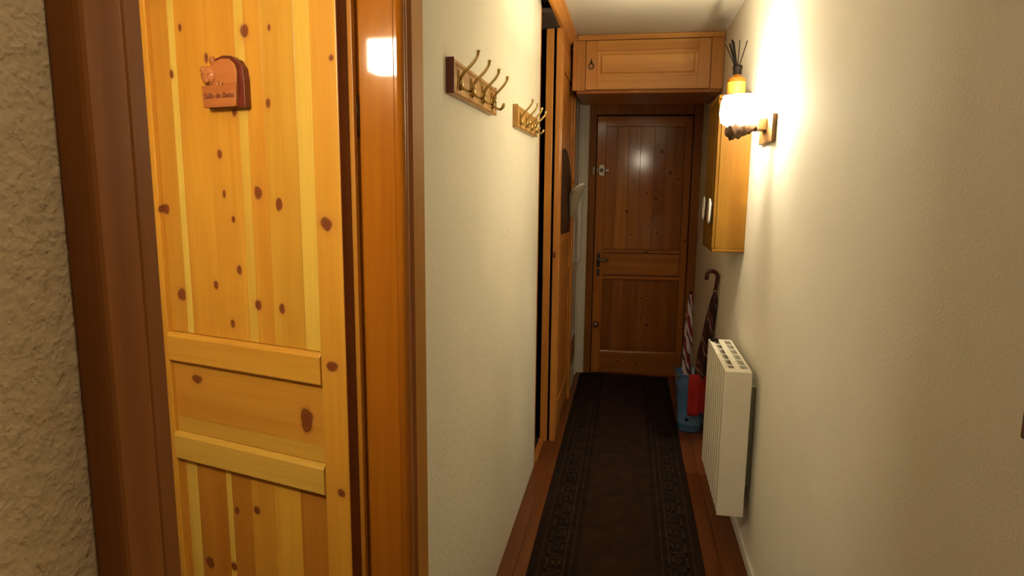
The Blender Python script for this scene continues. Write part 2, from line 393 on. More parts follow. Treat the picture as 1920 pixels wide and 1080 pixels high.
extr_z('casing', [(0, XL), (0, XL+.016), (.006, XL+.020), (.016, XL+.018), (.026, XL+.010), (.050, XL+.008), (.060, XL+.014), (.066, XL+.012), (.068, XL)], 1, OY1+.0245, 0, OZ+.10, 'dark_trim')
box('backing_strip', (XL, XL+.006, OY1+.0925, OY1+.185, 0, OZ+.12), 'strip_pine', t1, .001)
# near side casing
box('casing', (XN, -.437, .481, .530, 0, OZ+.10), 'dark_trim', t1, .005)
box('casing_step', (XN, -.439, .530, OY0-.0005, 0, OZ+.02), 'dark_trim', t1, .003)
box('head_casing', (XL, XL+.018, OY0-.0, OY1+.0, OZ+.02, OZ+.10), 'dark_trim', t1, .003)

# ------------------------------------------------------------------ bathroom door leaf (opened into the bathroom)
DTH = math.radians(165.4)
DP = (-.536, 1.235, .01)
d1 = empty('door_1', DP, DTH); tag(d1, 'open yellow knotty pine bathroom door with two raised rails', 'door', kind='structure')
LW, LT, LH = .64, .040, 2.0
OR = (.95, .88, .80); YEL = (1.14, 1.48, 2.2); MID = (1.03, 1.06, 1.05); BRN = (.74, .58, .55)
box('stile', (0, .063, 0, LT, 0, LH), 'door_pine', d1, .002, OR)
box('stile', (.512, LW, 0, LT, 0, LH), 'door_pine', d1, .002, OR)
box('rebate_lip', (-.012, -.0003, 0, .010, 0, LH), 'door_pine', d1, .001, BRN)
box('hinge_edge_shade', (-.0012, .0, .0105, .0385, .002, LH-.002), 'sign_dark', d1)  # dark sheet over the leaf edge, its shade put into the colour
box('top_rail', (.0632, .5118, 0, LT, 1.88, LH), 'door_pine_x', d1, .002, OR)
box('bottom_rail', (.0632, .5118, 0, LT, 0, .14), 'door_pine_x', d1, .002, OR)
def planks(edges, cols, z0, z1, y1):
    for (a, b), c in zip(zip(edges, edges[1:]), cols):
        box('panel_board', (a+.0002, b-.0002, .008, y1, z0, z1), 'door_pine', d1, .0006, c)
planks([.0634, .112, .196, .243, .267, .352, .44, .459, .5116], [YEL, MID, OR, YEL, OR, OR, YEL, OR], 1.148, 1.88, .028)
planks([.0634, .144, .221, .29, .35, .367, .461, .497, .5116], [BRN, MID, OR, BRN, YEL, BRN, YEL, BRN], .14, .838, .028)
box('lock_rail_board', (.0634, .5116, .006, .030, .942, 1.078), 'door_pine_x', d1, .0006, (1, .95, .95))
box('lock_rail_board', (.0634, .5116, .006, .030, .907, .9415), 'door_pine_x', d1, .0006, (1.05, 1.2, 1.5))
def rail_prof(z0, z1, col):
    pr = [(.006, z0), (.040, z0), (.044, z0+.004), (.044, z1-.008), (.040, z1-.002), (.034, z1), (.006, z1)]
    o = prism('raised_rail', pr, 'X', .0634, .5116, 'door_pine_x', d1, .0008); o.color = (*col, 1)
rail_prof(1.079, 1.147, (1, 1.0, 1.0)); rail_prof(.839, .906, (1.06, 1.28, 1.8))
for z in (.35, 1.62):
    tube('hinge_knuckle', [(.0-.008, -.005, z-.04), (-.008, -.005, z+.04)], .005, 'dark_metal', d1)

# ------------------------------------------------------------------ sign on the bathroom door
sg = empty('door_sign', DP, DTH)
tag(sg, 'carved reddish wooden bathroom sign with an animal in a tub, on the open door', 'sign')
SX, SZ, SY = .292, 1.640, .0282     # centre, bottom, door panel plane
def sp(w, z): return (SX-w, SZ+z)   # w grows to the right as seen
out = [(-.040, .0), (.062, .0), (.062, .055), (.058, .078), (.046, .094), (.028, .103), (.005, .105), (-.014, .100), (-.030, .088), (-.042, .070), (-.046, .050), (-.044, .02)]
prism('back_plate', [sp(*q) for q in out], 'Y', SY, SY+.016, 'sign_dark', sg, .0015)
body = [(-.034, .046), (.046, .046), (.048, .070), (.042, .086), (.028, .096), (.008, .098), (-.012, .094), (-.026, .083), (-.034, .066)]
prism('animal_body', [sp(*q) for q in body], 'Y', SY+.0162, SY+.0215, 'sign_wood', sg, .0022)
tubp = [(-.047, .002), (.044, .002), (.048, .046), (-.050, .047)]
prism('tub_front', [sp(*q) for q in tubp], 'Y', SY+.0162, SY+.0245, 'sign_wood', sg, .002)
def blob(name, w, z, y, r, mat, ss=(1, .6, 1), parent=sg):
    bm = bmesh.new(); bmesh.ops.create_uvsphere(bm, u_segments=16, v_segments=10, radius=r)
    x, zz = sp(w, z)
    for v in bm.verts: v.co = Vector((v.co.x*ss[0]+x, v.co.y*ss[1]+y, v.co.z*ss[2]+zz))
    me = bpy.data.meshes.new(name); bm.to_mesh(me); bm.free(); return link(name, me, mat, parent, True)
hd = blob('head', -.030, .066, SY+.020, .021, 'sign_wood', (1, .5, .95))
blob('ear', -.020, .096, SY+.019, .0085, 'sign_wood', (.9, .6, 1.1), hd); blob('ear', -.049, .080, SY+.019, .0075, 'sign_wood', (.8, .6, 1), hd)
blob('snout', -.030, .055, SY+.028, .008, 'sign_wood', (1.1, .6, .8), hd)
blob('eye', -.038, .069, SY+.0295, .0018, 'ink', (1, .5, 1), hd); blob('eye', -.022, .069, SY+.0295, .0018, 'ink', (1, .5, 1), hd)
for w in (-.004, .006):
    blob('paw', w, .048, SY+.0235, .0045, 'sign_wood', (.8, .6, 1.3))
mt = Matrix.Translation((SX+.001, SY+.0247, SZ+.025)) @ Matrix(((-1, 0, 0, 0), (0, 0, 1, 0), (0, 1, 0, 0), (0, 0, 0, 1)))
text_mesh('lettering', 'Salle de Bains', .0155, 'ink', sg, mt)

# ------------------------------------------------------------------ bathroom lamp and towel
bl = empty('bathroom_lamp', (-.804, .26, 1.915)); tag(bl, 'square glass wall lamp inside the bathroom beside the doorway', 'lamp')
box('wall_plate', (-.05, .05, 0, .012, -.05, .05), 'nickel', bl, .002)
box('glass_shade', (-.055, .055, .0125, .105, -.05, .05), 'bath_glow', bl, .006)
bt = empty('towel'); tag(bt, 'dark towel hanging on the bathroom wall behind the door', 'towel')
vs, fs = [], []
for i in range(13):
    for j in range(9):
        vs.append((-.575+.008*math.sin(i*1.7), 1.46+.5*i/12, .72+.92*j/8))
for i in range(12):
    for j in range(8): fs.append((i*9+j, (i+1)*9+j, (i+1)*9+j+1, i*9+j+1))
tw = mesh('cloth', vs, fs, 'towel', bt, True)
md = tw.modifiers.new('s', 'SOLIDIFY'); md.thickness = .006
tube('rail', [(-.565, 1.43, 1.645), (-.565, 1.99, 1.645)], .006, 'nickel', bt)
tube('bracket', [(-.5451, 1.44, 1.645), (-.566, 1.44, 1.645)], .005, 'nickel', bt)

# ------------------------------------------------------------------ coat racks
def rack(y0, y1, endmat, hookmat, hy, label):
    r = empty('coat_rack', (XL, y0, 1.724)); Lr = y1-y0; h = .087
    tag(r, label, 'coat rack', 'coat racks on the hook wall')
    pr = [(.0, 0), (.016, 0), (.020, .005), (.020, .014), (.017, .019), (.017, h-.016), (.020, h-.011), (.020, h-.004), (.014, h), (0, h)]
    prism('board', [(x, z) for x, z in pr], 'Y', .004, Lr-.004, 'rack_wood', r)
    box('end_cap', (0, .021, 0, .0038, 0, h), endmat, r, .001); box('end_cap', (0, .021, Lr-.0038, Lr, 0, h), endmat, r, .001)
    hk = None
    for q in hy:
        y = q-y0
        if hk is None:
            hk = empty('hook', (0, y, 0)); hk.parent = r
            pl = [(-.010, .012), (-.006, .006), (.0, .004), (.006, .006), (.010, .012), (.009, .04), (.006, .060), (0, .066), (-.006, .060), (-.009, .04)]
            prism('hook_plate', pl, 'X', .0172, .0205, hookmat, hk, .0008)
            up = [Vector((.021, 0, .040))] + bez((.024, 0, .046), (.034, .0, .066), (.046, .006, .072), (.058, .010, .090), 7) + bez((.0585, .0102, .091), (.064, .012, .098), (.066, .013, .106), (.066, .013, .114), 5)
            tube('upper_prong', up, [.0048]+[.0042]*5+[.0038]*5+[.004]*2+[.0055, .0062][:max(0, len(up)-13)] if False else [.0045-.0008*i/len(up) for i in range(len(up)-3)]+[.0045, .0058, .0052], hookmat, hk, 8)
            lo = bez((.021, 0, .034), (.030, 0, .012), (.052, .0, .0), (.058, .003, .030), 9)
            tube('lower_prong', lo, [.0042]*7+[.0042, .0052, .0046], hookmat, hk, 8)
            lo = bez((.021, 0, .044), (.026, 0, .036), (.024, 0, .022), (.021, 0, .014), 5)
            tube('stem', lo, [.003, .005, .006, .006, .005, .003], hookmat, hk, 8)
        else:
            copy_tree(hk, r, (0, y, 0))
    return r
rack(1.626, 2.155, 'rack_end', 'brass', (1.685, 1.820, 1.955, 2.09), 'nearer wooden coat rack with dark end and four brass double hooks')
rack(2.575, 3.130, 'rack_wood', 'brass', (2.645, 2.785, 2.925, 3.065), 'farther pale wooden coat rack with four brass double hooks beside the wardrobe opening')

# ------------------------------------------------------------------ wardrobe beyond the hook wall
XW = -.385; WY0, WY1 = 3.745, 4.57
w = empty('wardrobe', (0, 0, 0)); tag(w, 'built-in pine wardrobe along the left of the corridor', 'wardrobe')
box('back_panel', (-1.08, -1.06, 3.36, WY1, .02, 2.34), 'interior', w)
box('end_panel', (-1.06, XW-.03, WY1-.02, WY1, 0, 2.34), 'interior', w)
box('inner_side', (-1.06, XB, 3.36, 3.38, .02, 2.34), 'interior', w)
box('inner_floor', (-1.06, XL-.02, 3.36, WY1-.021, 0, .018), 'carpet_edge', w)
box('threshold', (XL-.0195, XL+.01, 3.3535, 3.698, 0.0, .02), 'dark_trim', w, .002)
box('top_panel', (-1.06, XW-.02, 3.36, WY1-.021, 2.3405, 2.36), 'interior', w)
box('post', (-.474, -.433, 3.70, 3.73, 0, 2.34), 'ward_pine', w, .002)
box('end_stile', (XW-.034, XW-.002, 3.70, 3.742, 0, H-.063), 'ward_pine', w, .003)
# door leaf in the plane x = XW
wd = box('door', (XW-.024, XW-.012, WY0+.004, WY1-.075, .07, 2.27), 'ward_pine', w)
box('frieze', (XW-.024, XW-.002, WY0, WY1-.0725, 2.274, H-.063), 'ward_pine_y', w, .002)
zz = [(.07, .20), (.84, .96), (1.16, 1.22), (2.14, 2.27)]
for y0, y1 in ((WY0, WY0+.085), (WY1-.155, WY1-.072)): box('door_stile', (XW-.0118, XW, y0, y1, .07, 2.27), 'ward_pine', wd, .003)
for z0, z1 in zz: box('door_rail', (XW-.0118, XW-.001, WY0+.0852, WY1-.1552, z0, z1), 'ward_pine_y', wd, .003)
for (z0, z1) in ((.205, .835), (.965, 1.155), (1.225, 2.135)):
    y0, y1 = WY0+.09, WY1-.16; n = 5
    for k in range(n):
        box('panel_board', (XW-.0118, XW-.007, y0+(y1-y0)*k/n+.0005, y0+(y1-y0)*(k+1)/n-.0005, z0, z1), 'ward_pine', wd, .001)
box('end_trim', (XW-.02, XW+.012, WY1-.070, WY1-.002, 0, H-.063), 'ward_pine', w, .006)
box('plinth', (XW-.03, XW-.002, WY0, WY1-.0725, 0, .066), 'dark_trim', w, .002)
# cornice
t3 = empty('trim_3'); tag(t3, 'moulded pine cornice under the ceiling above wardrobe and opening', 'cornice', kind='structure')
cp = [(-.402, H-.001), (-.348, H-.001), (-.350, H-.016), (-.362, H-.026), (-.364, H-.036), (-.378, H-.050), (-.380, H-.058), (-.388, H-.062), (-.402, H-.062)]
prism('cornice_moulding', cp, 'Y', 3.05, 4.170, 'ward_pine_y', t3)

# arched dark panel hanging on the wardrobe door
ar = [(4.00, 1.225), (4.40, 1.205), (4.44, 1.34), (4.445, 1.46), (4.40, 1.58), (4.30, 1.66), (4.18, 1.705), (4.08, 1.715), (4.00, 1.70)]
am = empty('arched_plaque'); tag(am, 'dark arched plaque hanging on the wardrobe door', 'plaque')
prism('plate', [(3.79+(y-4.0)*1.25, z) for y, z in ar], 'X', XW+.0005, XW+.008, 'mirror', am, .002)
prism('front_panel', [(3.79+((y-4.22)*.9+.22)*1.25, (z-1.45)*.93+1.45) for y, z in ar], 'X', XW+.0082, XW+.011, 'mirror', am, .001)

# paper cornet hanging at the wardrobe end
pc = empty('paper_cornet'); tag(pc, 'grey paper cornet with pale lining hanging at the wardrobe end', 'paper cone')
apex = Vector((-.360, 4.12, 1.290)); ctr = Vector((-.325, 4.12, 1.470)); n = 24
ax = (ctr-apex).normalized(); e1 = Vector((0, 1, 0)); e2 = ax.cross(e1).normalized()
def cone(name, mat, r0, tilt, lo, hi, parent):
    vs, fs = [], []
    for j in range(7):
        t = lo+(hi-lo)*j/6
        for k in range(n):
            a = 2*math.pi*k/n
            rr = r0*t**.8*(1+.04*math.sin(3*a))
            p = apex.lerp(ctr, t) + e1*math.cos(a)*rr*.6 + e2*math.sin(a)*rr + ax*(tilt*math.sin(a+.5)*t*t)
            vs.append(p)
    for j in range(6):
        for k in range(n): fs.append((j*n+k, j*n+(k+1) % n, (j+1)*n+(k+1) % n, (j+1)*n+k))
    o = mesh(name, vs, fs, mat, parent, True)
    s = o.modifiers.new('s', 'SOLIDIFY'); s.thickness = .002
    return o
cone('wrap', 'paper', .044, -.045, .03, 1.0, pc); cone('inner_lining', 'paper_white', .040, -.045, .25, 1.04, pc)
tube('hanger', [(-.345, 4.12, 1.51), (-.36, 4.135, 1.55), (XW+.0125, 4.14, 1.56)], .002, 'dark_metal', pc, 6)

# plastic boxes and vent on the white strip
ic = empty('wall_intercom'); tag(ic, 'tall narrow white plastic housing on the strip wall by far door', 'wall box')
box('housing', (-.384, -.349, 4.985, 5.03, .93, 1.44), 'white_paint', ic, .003)
box('cover', (-.380, -.353, 4.981, 4.985, .95, 1.40), 'paper_white', ic, .0015)
fb = empty('wall_panel_box'); tag(fb, 'low white cover panel under the paper cornet', 'wall box')
box('cover', (XW+.0005, XW+.014, 4.60, 4.90, .965, 1.26), 'white_paint', fb, .003)
box('lip', (XW+.0145, XW+.018, 4.62, 4.88, .975, .99), 'paper_white', fb, .001)
vg = empty('vent_grille'); tag(vg, 'small brown louvred vent low on the white strip wall', 'vent')
boxes('frame', [(XW+.0005, XW+.008, 4.62, 4.64, .20, .37), (XW+.0005, XW+.008, 4.95, 4.97, .20, .37), (XW+.0005, XW+.008, 4.64, 4.95, .20, .215), (XW+.0005, XW+.008, 4.64, 4.95, .355, .37)], 'dark_trim', vg)
for k in range(7): box('slat', (XW+.0005, XW+.006, 4.6405, 4.9495, .220+k*.019, .233+k*.019), 'dark_trim', vg)

# ------------------------------------------------------------------ overhead cabinet
oc = empty('overhead_cabinet', (0, 0, 0)); tag(oc, 'pine overhead cupboard with panelled door under the ceiling', 'cupboard')
CY, CB, CT = 4.19, 2.08, 2.40
CX0, CX1 = -.346, XR-.002
box('carcass', (CX0, CX1, CY+.022, 4.76, CB+.001, CT), 'ward_pine', oc)
box('base_board', (CX0, CX1, CY+.006, 4.765, CB-.018, CB), 'dark_trim', oc, .002)
box('filler_strip', (XW+.013, CX0-.0005, CY-.004, CY+.03, CB, CT), 'ward_pine', oc, .002)
box('frame_post', (CX0, -.296, CY, CY+.0215, CB, CT-.026), 'cab_pine_v', oc, .002)
box('frame_post', (.448, CX1, CY, CY+.0215, CB, CT-.026), 'cab_pine_v', oc, .002)
box('top_moulding', (CX0, CX1, CY-.012, CY+.0215, CT-.0255, CT+.006), 'cab_pine', oc, .005)
cd = box('door', (-.292, .444, CY+.008, CY+.021, CB+.004, CT-.029), 'cab_pine', oc)
x0, x1, z0, z1 = -.292, .444, CB+.004, CT-.029
box('door_rail', (x0+.07, x1-.07, CY-.004, CY+.0078, z0, z0+.075), 'cab_pine', cd, .002)
box('door_rail', (x0+.07, x1-.07, CY-.004, CY+.0078, z1-.058, z1), 'cab_pine', cd, .002)
box('door_stile', (x0, x0+.0698, CY-.004, CY+.0078, z0, z1), 'cab_pine_v', cd, .002)
box('door_stile', (x1-.0698, x1, CY-.004, CY+.0078, z0, z1), 'cab_pine_v', cd, .002)
# raised field panel
fx0, fx1, fz0, fz1 = x0+.072, x1-.072, z0+.077, z1-.060
bm = bmesh.new(); q = []
for (i, yy) in ((0, CY+.0075), (.016, CY+.0072), (.022, CY+.003), (.026, CY+.001)):
    q.append([bm.verts.new(p) for p in ((fx0+i, yy, fz0+i), (fx1-i, yy, fz0+i), (fx1-i, yy, fz1-i), (fx0+i, yy, fz1-i))])
for a, b in zip(q, q[1:]):
    for k in range(4): bm.faces.new((a[k], a[(k+1) % 4], b[(k+1) % 4], b[k]))
bm.faces.new(q[-1]); bmesh.ops.recalc_face_normals(bm, faces=bm.faces[:])
me = bpy.data.meshes.new('field_panel'); bm.to_mesh(me); bm.free(); link('field_panel', me, 'cab_pine', cd)
rp = lathe('ring_pull', [(.0, -.008), (.006, -.0075), (.007, -.004), (.004, 0)], (-.258, CY-.004, 2.245), 'dark_metal', cd, 12, axis='Y')
ring = [(-.258+.015*math.sin(a), CY-.010, 2.222-.017*math.cos(a)) for a in [i*2*math.pi/20 for i in range(21)]]
vs, fs = tube_data(ring, .0032, 8); o = mesh('ring', vs, fs, 'dark_metal', cd, True)
tube('ring_stem', [(-.258, CY-.010, 2.236), (-.258, CY-.010, 2.270)], [.007, .001], 'dark_metal', cd, 8)

# ------------------------------------------------------------------ far door
t2 = empty('trim_2'); tag(t2, 'dark pine frame around the far corridor door', 'door frame', kind='structure')
box('frame_side', (-.322, -.2655, YD-.035, YD+.045, 0, 2.125), 'dark_trim', t2, .004)
box('frame_side', (.459, XR-.001, YD-.035, YD+.045, 0, 2.125), 'dark_trim', t2, .004)
box('frame_head', (-.2650, .4585, YD-.035, YD+.045, 2.040, 2.125), 'dark_trim', t2, .004)
box('threshold', (-.265, .4585, YD-.01, YD+.045, 0, .006), 'dark_trim', t2)
d2 = empty('door_2', (.455, YD+.036, .008), math.radians(3.0)); tag(d2, 'closed knotty pine door at the far end of corridor', 'door', kind='structure')
# local x runs from -.715 (lock side) to 0, front face towards -y
def fx(x): return x-.455
A1 = (1, 1, 1); A2 = (1.15, 1.12, 1.05)
def fbox(name, x0, x1, y0, z0, z1, mat, col=A1, bev=.002): return box(name, (fx(x0), fx(x1), y0, 0, z0, z1), mat, d2, bev, col)
# material knots use object space, so shift them: knots were given in corridor x
fbox('stile', -.262, -.193, -.038, 0, 2.022, 'far_pine', (1.35, 1.35, 1.3)); fbox('stile', .400, .452, -.038, 0, 2.022, 'far_pine', A1)  # lock-side stile tinted lighter, the lamplight on it put into its colour
fbox('rail', -.1928, .3998, -.038, 1.945, 2.022, 'far_pine_x', A2); fbox('rail', -.1928, .3998, -.038, 0, .176, 'far_pine_x', A1)
fbox('lock_rail', -.1928, .3998, -.030, .80, .975, 'far_pine_x', A2)
for z0, z1 in ((.977, 1.003), (.765, .795)):
    o = prism('raised_rail', [(-.001, z0), (-.040, z0), (-.044, z0+.006), (-.044, z1-.010), (-.034, z1), (-.001, z1)], 'X', fx(-.1928), fx(.3998), 'far_pine_x', d2, .0008); o.color = (*A2, 1)
o = prism('panel_ledge', [(-.001, .1765), (-.040, .1765), (-.036, .188), (-.001, .188)], 'X', fx(-.1928), fx(.3998), 'far_pine_x', d2); o.color = (*A2, 1)
rc = random.Random(3)
eu = [-.1926, -.11, -.02, .07, .175, .26, .33, .3996]
tu = [(1.1, 1.1, 1), (1.35, 1.5, 1.4), (1.3, 1.35, 1.2), (1.15, 1.1, 1), (.85, .8, .8), (.9, .85, .85), (.85, .8, .8)]
for a, b, c in zip(eu, eu[1:], tu): fbox('panel_board', a+.0004, b-.0004, -.026, 1.004, 1.944, 'far_pine', c, .001)
for a, b in zip(eu, eu[1:]): fbox('panel_board', a+.0004, b-.0004, -.026, .189, .764, 'far_pine', (rc.uniform(.8, 1.05),)*3, .001)
# lock set, handle, keyhole, knob
lk = box('rim_lock', (fx(-.248), fx(-.196), -.052, -.0385, 1.588, 1.640), 'nickel', d2, .004)
boxes('lock_plate', [(fx(-.240), fx(-.204), -.0535, -.0522, 1.572, 1.656)], 'nickel', lk, .0005)
lathe('lock_cylinder', [(0, -.022), (.010, -.021), (.012, -.016), (.014, -.010), (.015, 0)], (fx(-.222), -.054, 1.614), 'nickel', lk, 20, axis='Y')
prism('turn_wing', [(fx(-.196), 1.608), (fx(-.168), 1.598), (fx(-.168), 1.630), (fx(-.196), 1.620)], 'Y', -.058, -.046, 'nickel', lk, .002)
box('keeper', (fx(-.2625), fx(-.252), -.056, -.0385, 1.598, 1.632), 'nickel', lk, .002)
hd = box('lever_handle', (fx(-.240), fx(-.214), -.044, -.0385, .86, .97), 'dark_metal', d2, .003)
tube('lever', [(fx(-.227), -.045, .925), (fx(-.227), -.085, .925), (fx(-.215), -.092, .925), (fx(-.15), -.092, .921)], [.009, .009, .010, .008], 'nickel', hd, 12)
box('keyhole_plate', (fx(-.238), fx(-.216), -.0425, -.0385, .79, .845), 'dark_metal', d2, .002)
lathe('door_knob', [(0, -.045), (.014, -.043), (.021, -.034), (.020, -.024), (.010, -.014), (.010, -.004), (.022, -.003), (.022, 0)], (fx(-.232), -.0385, .40), 'nickel', d2, 24, axis='Y')
ks = box('lock_keeper', (-.292, -.272, YD-.046, YD-.0355, 1.588, 1.648), 'nickel', t2, .003)

# ------------------------------------------------------------------ wall cabinet on the right wall
wc = empty('wall_cabinet'); tag(wc, 'honey pine wall cabinet on the right wall below the diffuser', 'cabinet')
WX, WYa, WYb, WZa, WZb = .392, 3.11, 3.50, 1.222, 1.888
box('near_side', (WX, XR-.001, WYa, WYa+.016, WZa, WZb), 'honey_pine', wc, .0015)
box('far_side', (WX, XR-.001, WYb-.016, WYb, WZa, WZb), 'honey_pine', wc, .0015)
box('back', (XR-.008, XR-.001, WYa+.0165, WYb-.0165, WZa, WZb), 'honey_pine', wc)
box('top_board', (WX-.018, XR-.001, WYa-.008, WYb+.008, WZb+.0005, WZb+.016), 'honey_pine', wc, .003)
box('bottom_board', (WX-.014, XR-.001, WYa-.006, WYb+.006, WZa-.015, WZa-.0005), 'honey_pine', wc, .004)
wdr = box('door', (WX-.014, WX-.001, WYa+.004, WYb-.004, WZa+.002, WZb-.002), 'honey_pine', wc, .002)
for k in range(4):
    y0 = WYa+.05+k*.073
    box('panel_board', (WX-.018, WX-.0142, y0+.0005, y0+.0725, WZa+.06, WZb-.06), 'honey_pine', wdr, .0015)
for k in range(9):
    y0 = WYa-.004+k*.043
    prism('scallop', [(y0, WZb), (y0+.04, WZb), (y0+.03, WZb-.016), (y0+.02, WZb-.022), (y0+.01, WZb-.016)], 'X', WX-.0175, WX-.0145, 'honey_pine', wc)
def plaque(y, z, label):
    p = empty('oval_plaque'); tag(p, label, 'plaque', 'oval plaques on the wall cabinet')
    prof = [(y+.026*math.cos(a), z+.052*math.sin(a)*(1 if math.sin(a) > 0 else 1.12)) for a in [i*2*math.pi/32 for i in range(32)]]
    prism('plate', prof, 'X', WX-.026, WX-.0185, 'plaque', p, .001)
    ring = [(WX-.027, y+.026*math.cos(a), z+.052*math.sin(a)*(1 if math.sin(a) > 0 else 1.12)) for a in [i*2*math.pi/32 for i in range(33)]]
    vs, fs = tube_data(ring, .0035, 8); mesh('rim', vs, fs, 'plaque_rim', p, True)
plaque(3.165, 1.395, 'nearer dark oval plaque with pale rim on wall cabinet front')
plaque(3.40, 1.40, 'farther dark oval plaque with pale rim on wall cabinet front')

# ------------------------------------------------------------------ reed diffuser on the wall cabinet
df = empty('reed_diffuser', (.455, 3.185, WZb+.0165)); tag(df, 'amber reed diffuser with black reeds on top of wall cabinet', 'reed diffuser')
R = .040
lathe('bottle', [(0, 0), (R-.004, 0), (R, .004), (R, .072), (R-.003, .079), (.020, .088), (.0125, .094), (.0125, .112), (.009, .112), (.009, .092), (.015, .084), (R-.006, .07), (R-.004, .006), (0, .004)], (0, 0, 0), 'amber', df, 32)
lathe('fragrance', [(0, .0045), (R-.0045, .0065), (R-.0048, .05), (0, .0502)], (0, 0, 0), 'label', df, 32)
lathe('bottle_label', [(R+.0006, .010), (R+.0006, .062)], (0, 0, 0), 'label', df, 32, arc=(math.radians(190), math.radians(330)))
lathe('collar', [(.013, .096), (.019, .098), (.019, .118), (.021, .120), (.021, .134), (.017, .136), (.008, .136), (.008, .116), (.013, .112)], (0, 0, 0), 'black', df, 24)
for dx, dy, h, r in ((-.055, .0, .225, .0022), (-.030, -.004, .245, .0048), (-.023, .006, .238, .0045), (-.038, .01, .232, .0042), (.003, 0, .245, .0018), (.036, .006, .242, .002)):
    tube('reed', [(-dx*.10, -dy*.1, .012), (dx*.08, dy*.1, .115), (dx, dy, h)], r, 'reed', df, 8)

# ------------------------------------------------------------------ wall sconce
sc = empty('wall_sconce', (XR, 2.75, 1.70)); tag(sc, 'glowing rustic wall sconce with wooden plate and bark branch on right wall', 'wall lamp')
box('back_plate', (-.016, -.0005, -.15, .10, -.030, .072), 'sconce_wood', sc, .003)
box('bracket', (-.050, -.0165, -.06, .03, .018, .062), 'sconce_wood', sc, .003)
tube('peg', [(-.0505, -.015, .030), (-.085, -.015, .024)], .012, 'peg', sc, 14)
bp_ = []; br = []
for i in range(13):
    t = i/12; bp_.append((-.052-.105*t, -.030-.045*t, .034-.028*t)); br.append(.012+.014*math.sin(min(1, t*1.15)*math.pi*.62)+.0022*math.sin(i*2.3))
bb = tube('bark_branch', bp_, br, 'bark', sc, 14)
for v in bb.data.vertices:
    k = v.index % 14; i = v.index//14; c = Vector(bp_[min(i, 12)]); f = 1+.16*math.sin(k*2.1+i*.6)+.10*math.sin(k*4.3-i*1.9)
    v.co = c+(v.co-c)*f
for k, (a, b) in enumerate((((-.085, -.052, .045), (-.058, -.075, .062)), ((-.11, -.058, .035), (-.075, -.085, .05)))):
    tube('twig', [a, tuple((p+q)/2+.002 for p, q in zip(a, b)), b], [.004, .0035, .0015], 'bark', sc, 8)
BC = (-.100, -.015)      # bulb axis
lathe('shade', [(.060, .036), (.082, .050), (.088, .085), (.084, .125), (.076, .150)], (BC[0], BC[1], 0), 'shade', sc, 40, arc=(math.radians(66), math.radians(294)))
lathe('bulb', [(0, .040), (.010, .042), (.012, .058), (.022, .078), (.024, .092), (.018, .108), (.006, .116), (0, .117)], (BC[0], BC[1], 0), 'shade', sc, 20)
ld = bpy.data.lights.new('sconce_light', 'POINT'); ld.energy = SCONCE_BULB; ld.color = WARM; ld.shadow_soft_size = .022
lo = bpy.data.objects.new('sconce_light', ld); C.objects.link(lo); lo.parent = sc; lo.location = (BC[0]+.035, BC[1], .105)

# ------------------------------------------------------------------ radiator
rd = empty('radiator'); tag(rd, 'white electric panel radiator low on the right wall', 'radiator')
RX0, RX1, RY0, RY1, RZ0, RZ1 = .388, .490, 2.56, 3.115, .205, .800
box('end_panel', (RX0, RX1, RY0, RY0+.012, RZ0, RZ1), 'radiator', rd, .003)
box('end_panel', (RX0, RX1, RY1-.012, RY1, RZ0, RZ1), 'radiator', rd, .003)
box('back_panel', (RX1-.010, RX1-.0005, RY0+.0122, RY1-.0122, RZ0+.006, RZ1-.004), 'radiator', rd)
nf = 9; fw_ = (RY1-RY0-.025)/nf
pr = [(RX0+.012, RY0+.0122)]
for k in range(nf):
    y = RY0+.0125+fw_*k
    pr += [(RX0+.010, y+.003), (RX0+.001, y+.010), (RX0+.001, y+fw_-.010), (RX0+.010, y+fw_-.003)]
pr += [(RX0+.012, RY1-.0122), (RX0+.022, RY1-.0122), (RX0+.022, RY0+.0122)]
prism('front_panel', pr, 'Z', RZ0+.004, RZ1-.004, 'radiator', rd)
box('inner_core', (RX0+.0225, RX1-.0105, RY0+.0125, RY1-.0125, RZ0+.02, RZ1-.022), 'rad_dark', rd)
bars = [(RX0+.001, RX0+.010, RY0+.0122, RY1-.0122, RZ1-.0038, RZ1), (RX0+.042, RX0+.066, RY0+.0122, RY1-.0122, RZ1-.0038, RZ1), (RX1-.010, RX1-.001, RY0+.0122, RY1-.0122, RZ1-.0038, RZ1)]
g = box('top_grille', bars[0], 'radiator', rd)
for b in bars[1:]: box('grille_bar', b, 'radiator', g)
ng = 6; L0 = RY0+.0122; st = (RY1-RY0-.0244)/ng
for k in range(ng+1):
    y = L0+st*k; a, b = max(L0, y-.006 if k else L0), min(RY1-.0122, y+.006 if k else L0+.035)
    for xa, xb in ((RX0+.0102, RX0+.0418), (RX0+.0662, RX1-.0102)): box('grille_bar', (xa, xb, a, b, RZ1-.0038, RZ1-.0003), 'radiator', g)
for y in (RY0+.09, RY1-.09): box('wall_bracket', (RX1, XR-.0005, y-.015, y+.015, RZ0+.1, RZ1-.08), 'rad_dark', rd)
box('control_panel', (RX0+.004, RX0+.04, RY1-.05, RY1-.0122, RZ1+.0002, RZ1+.006), 'black', rd, .001)

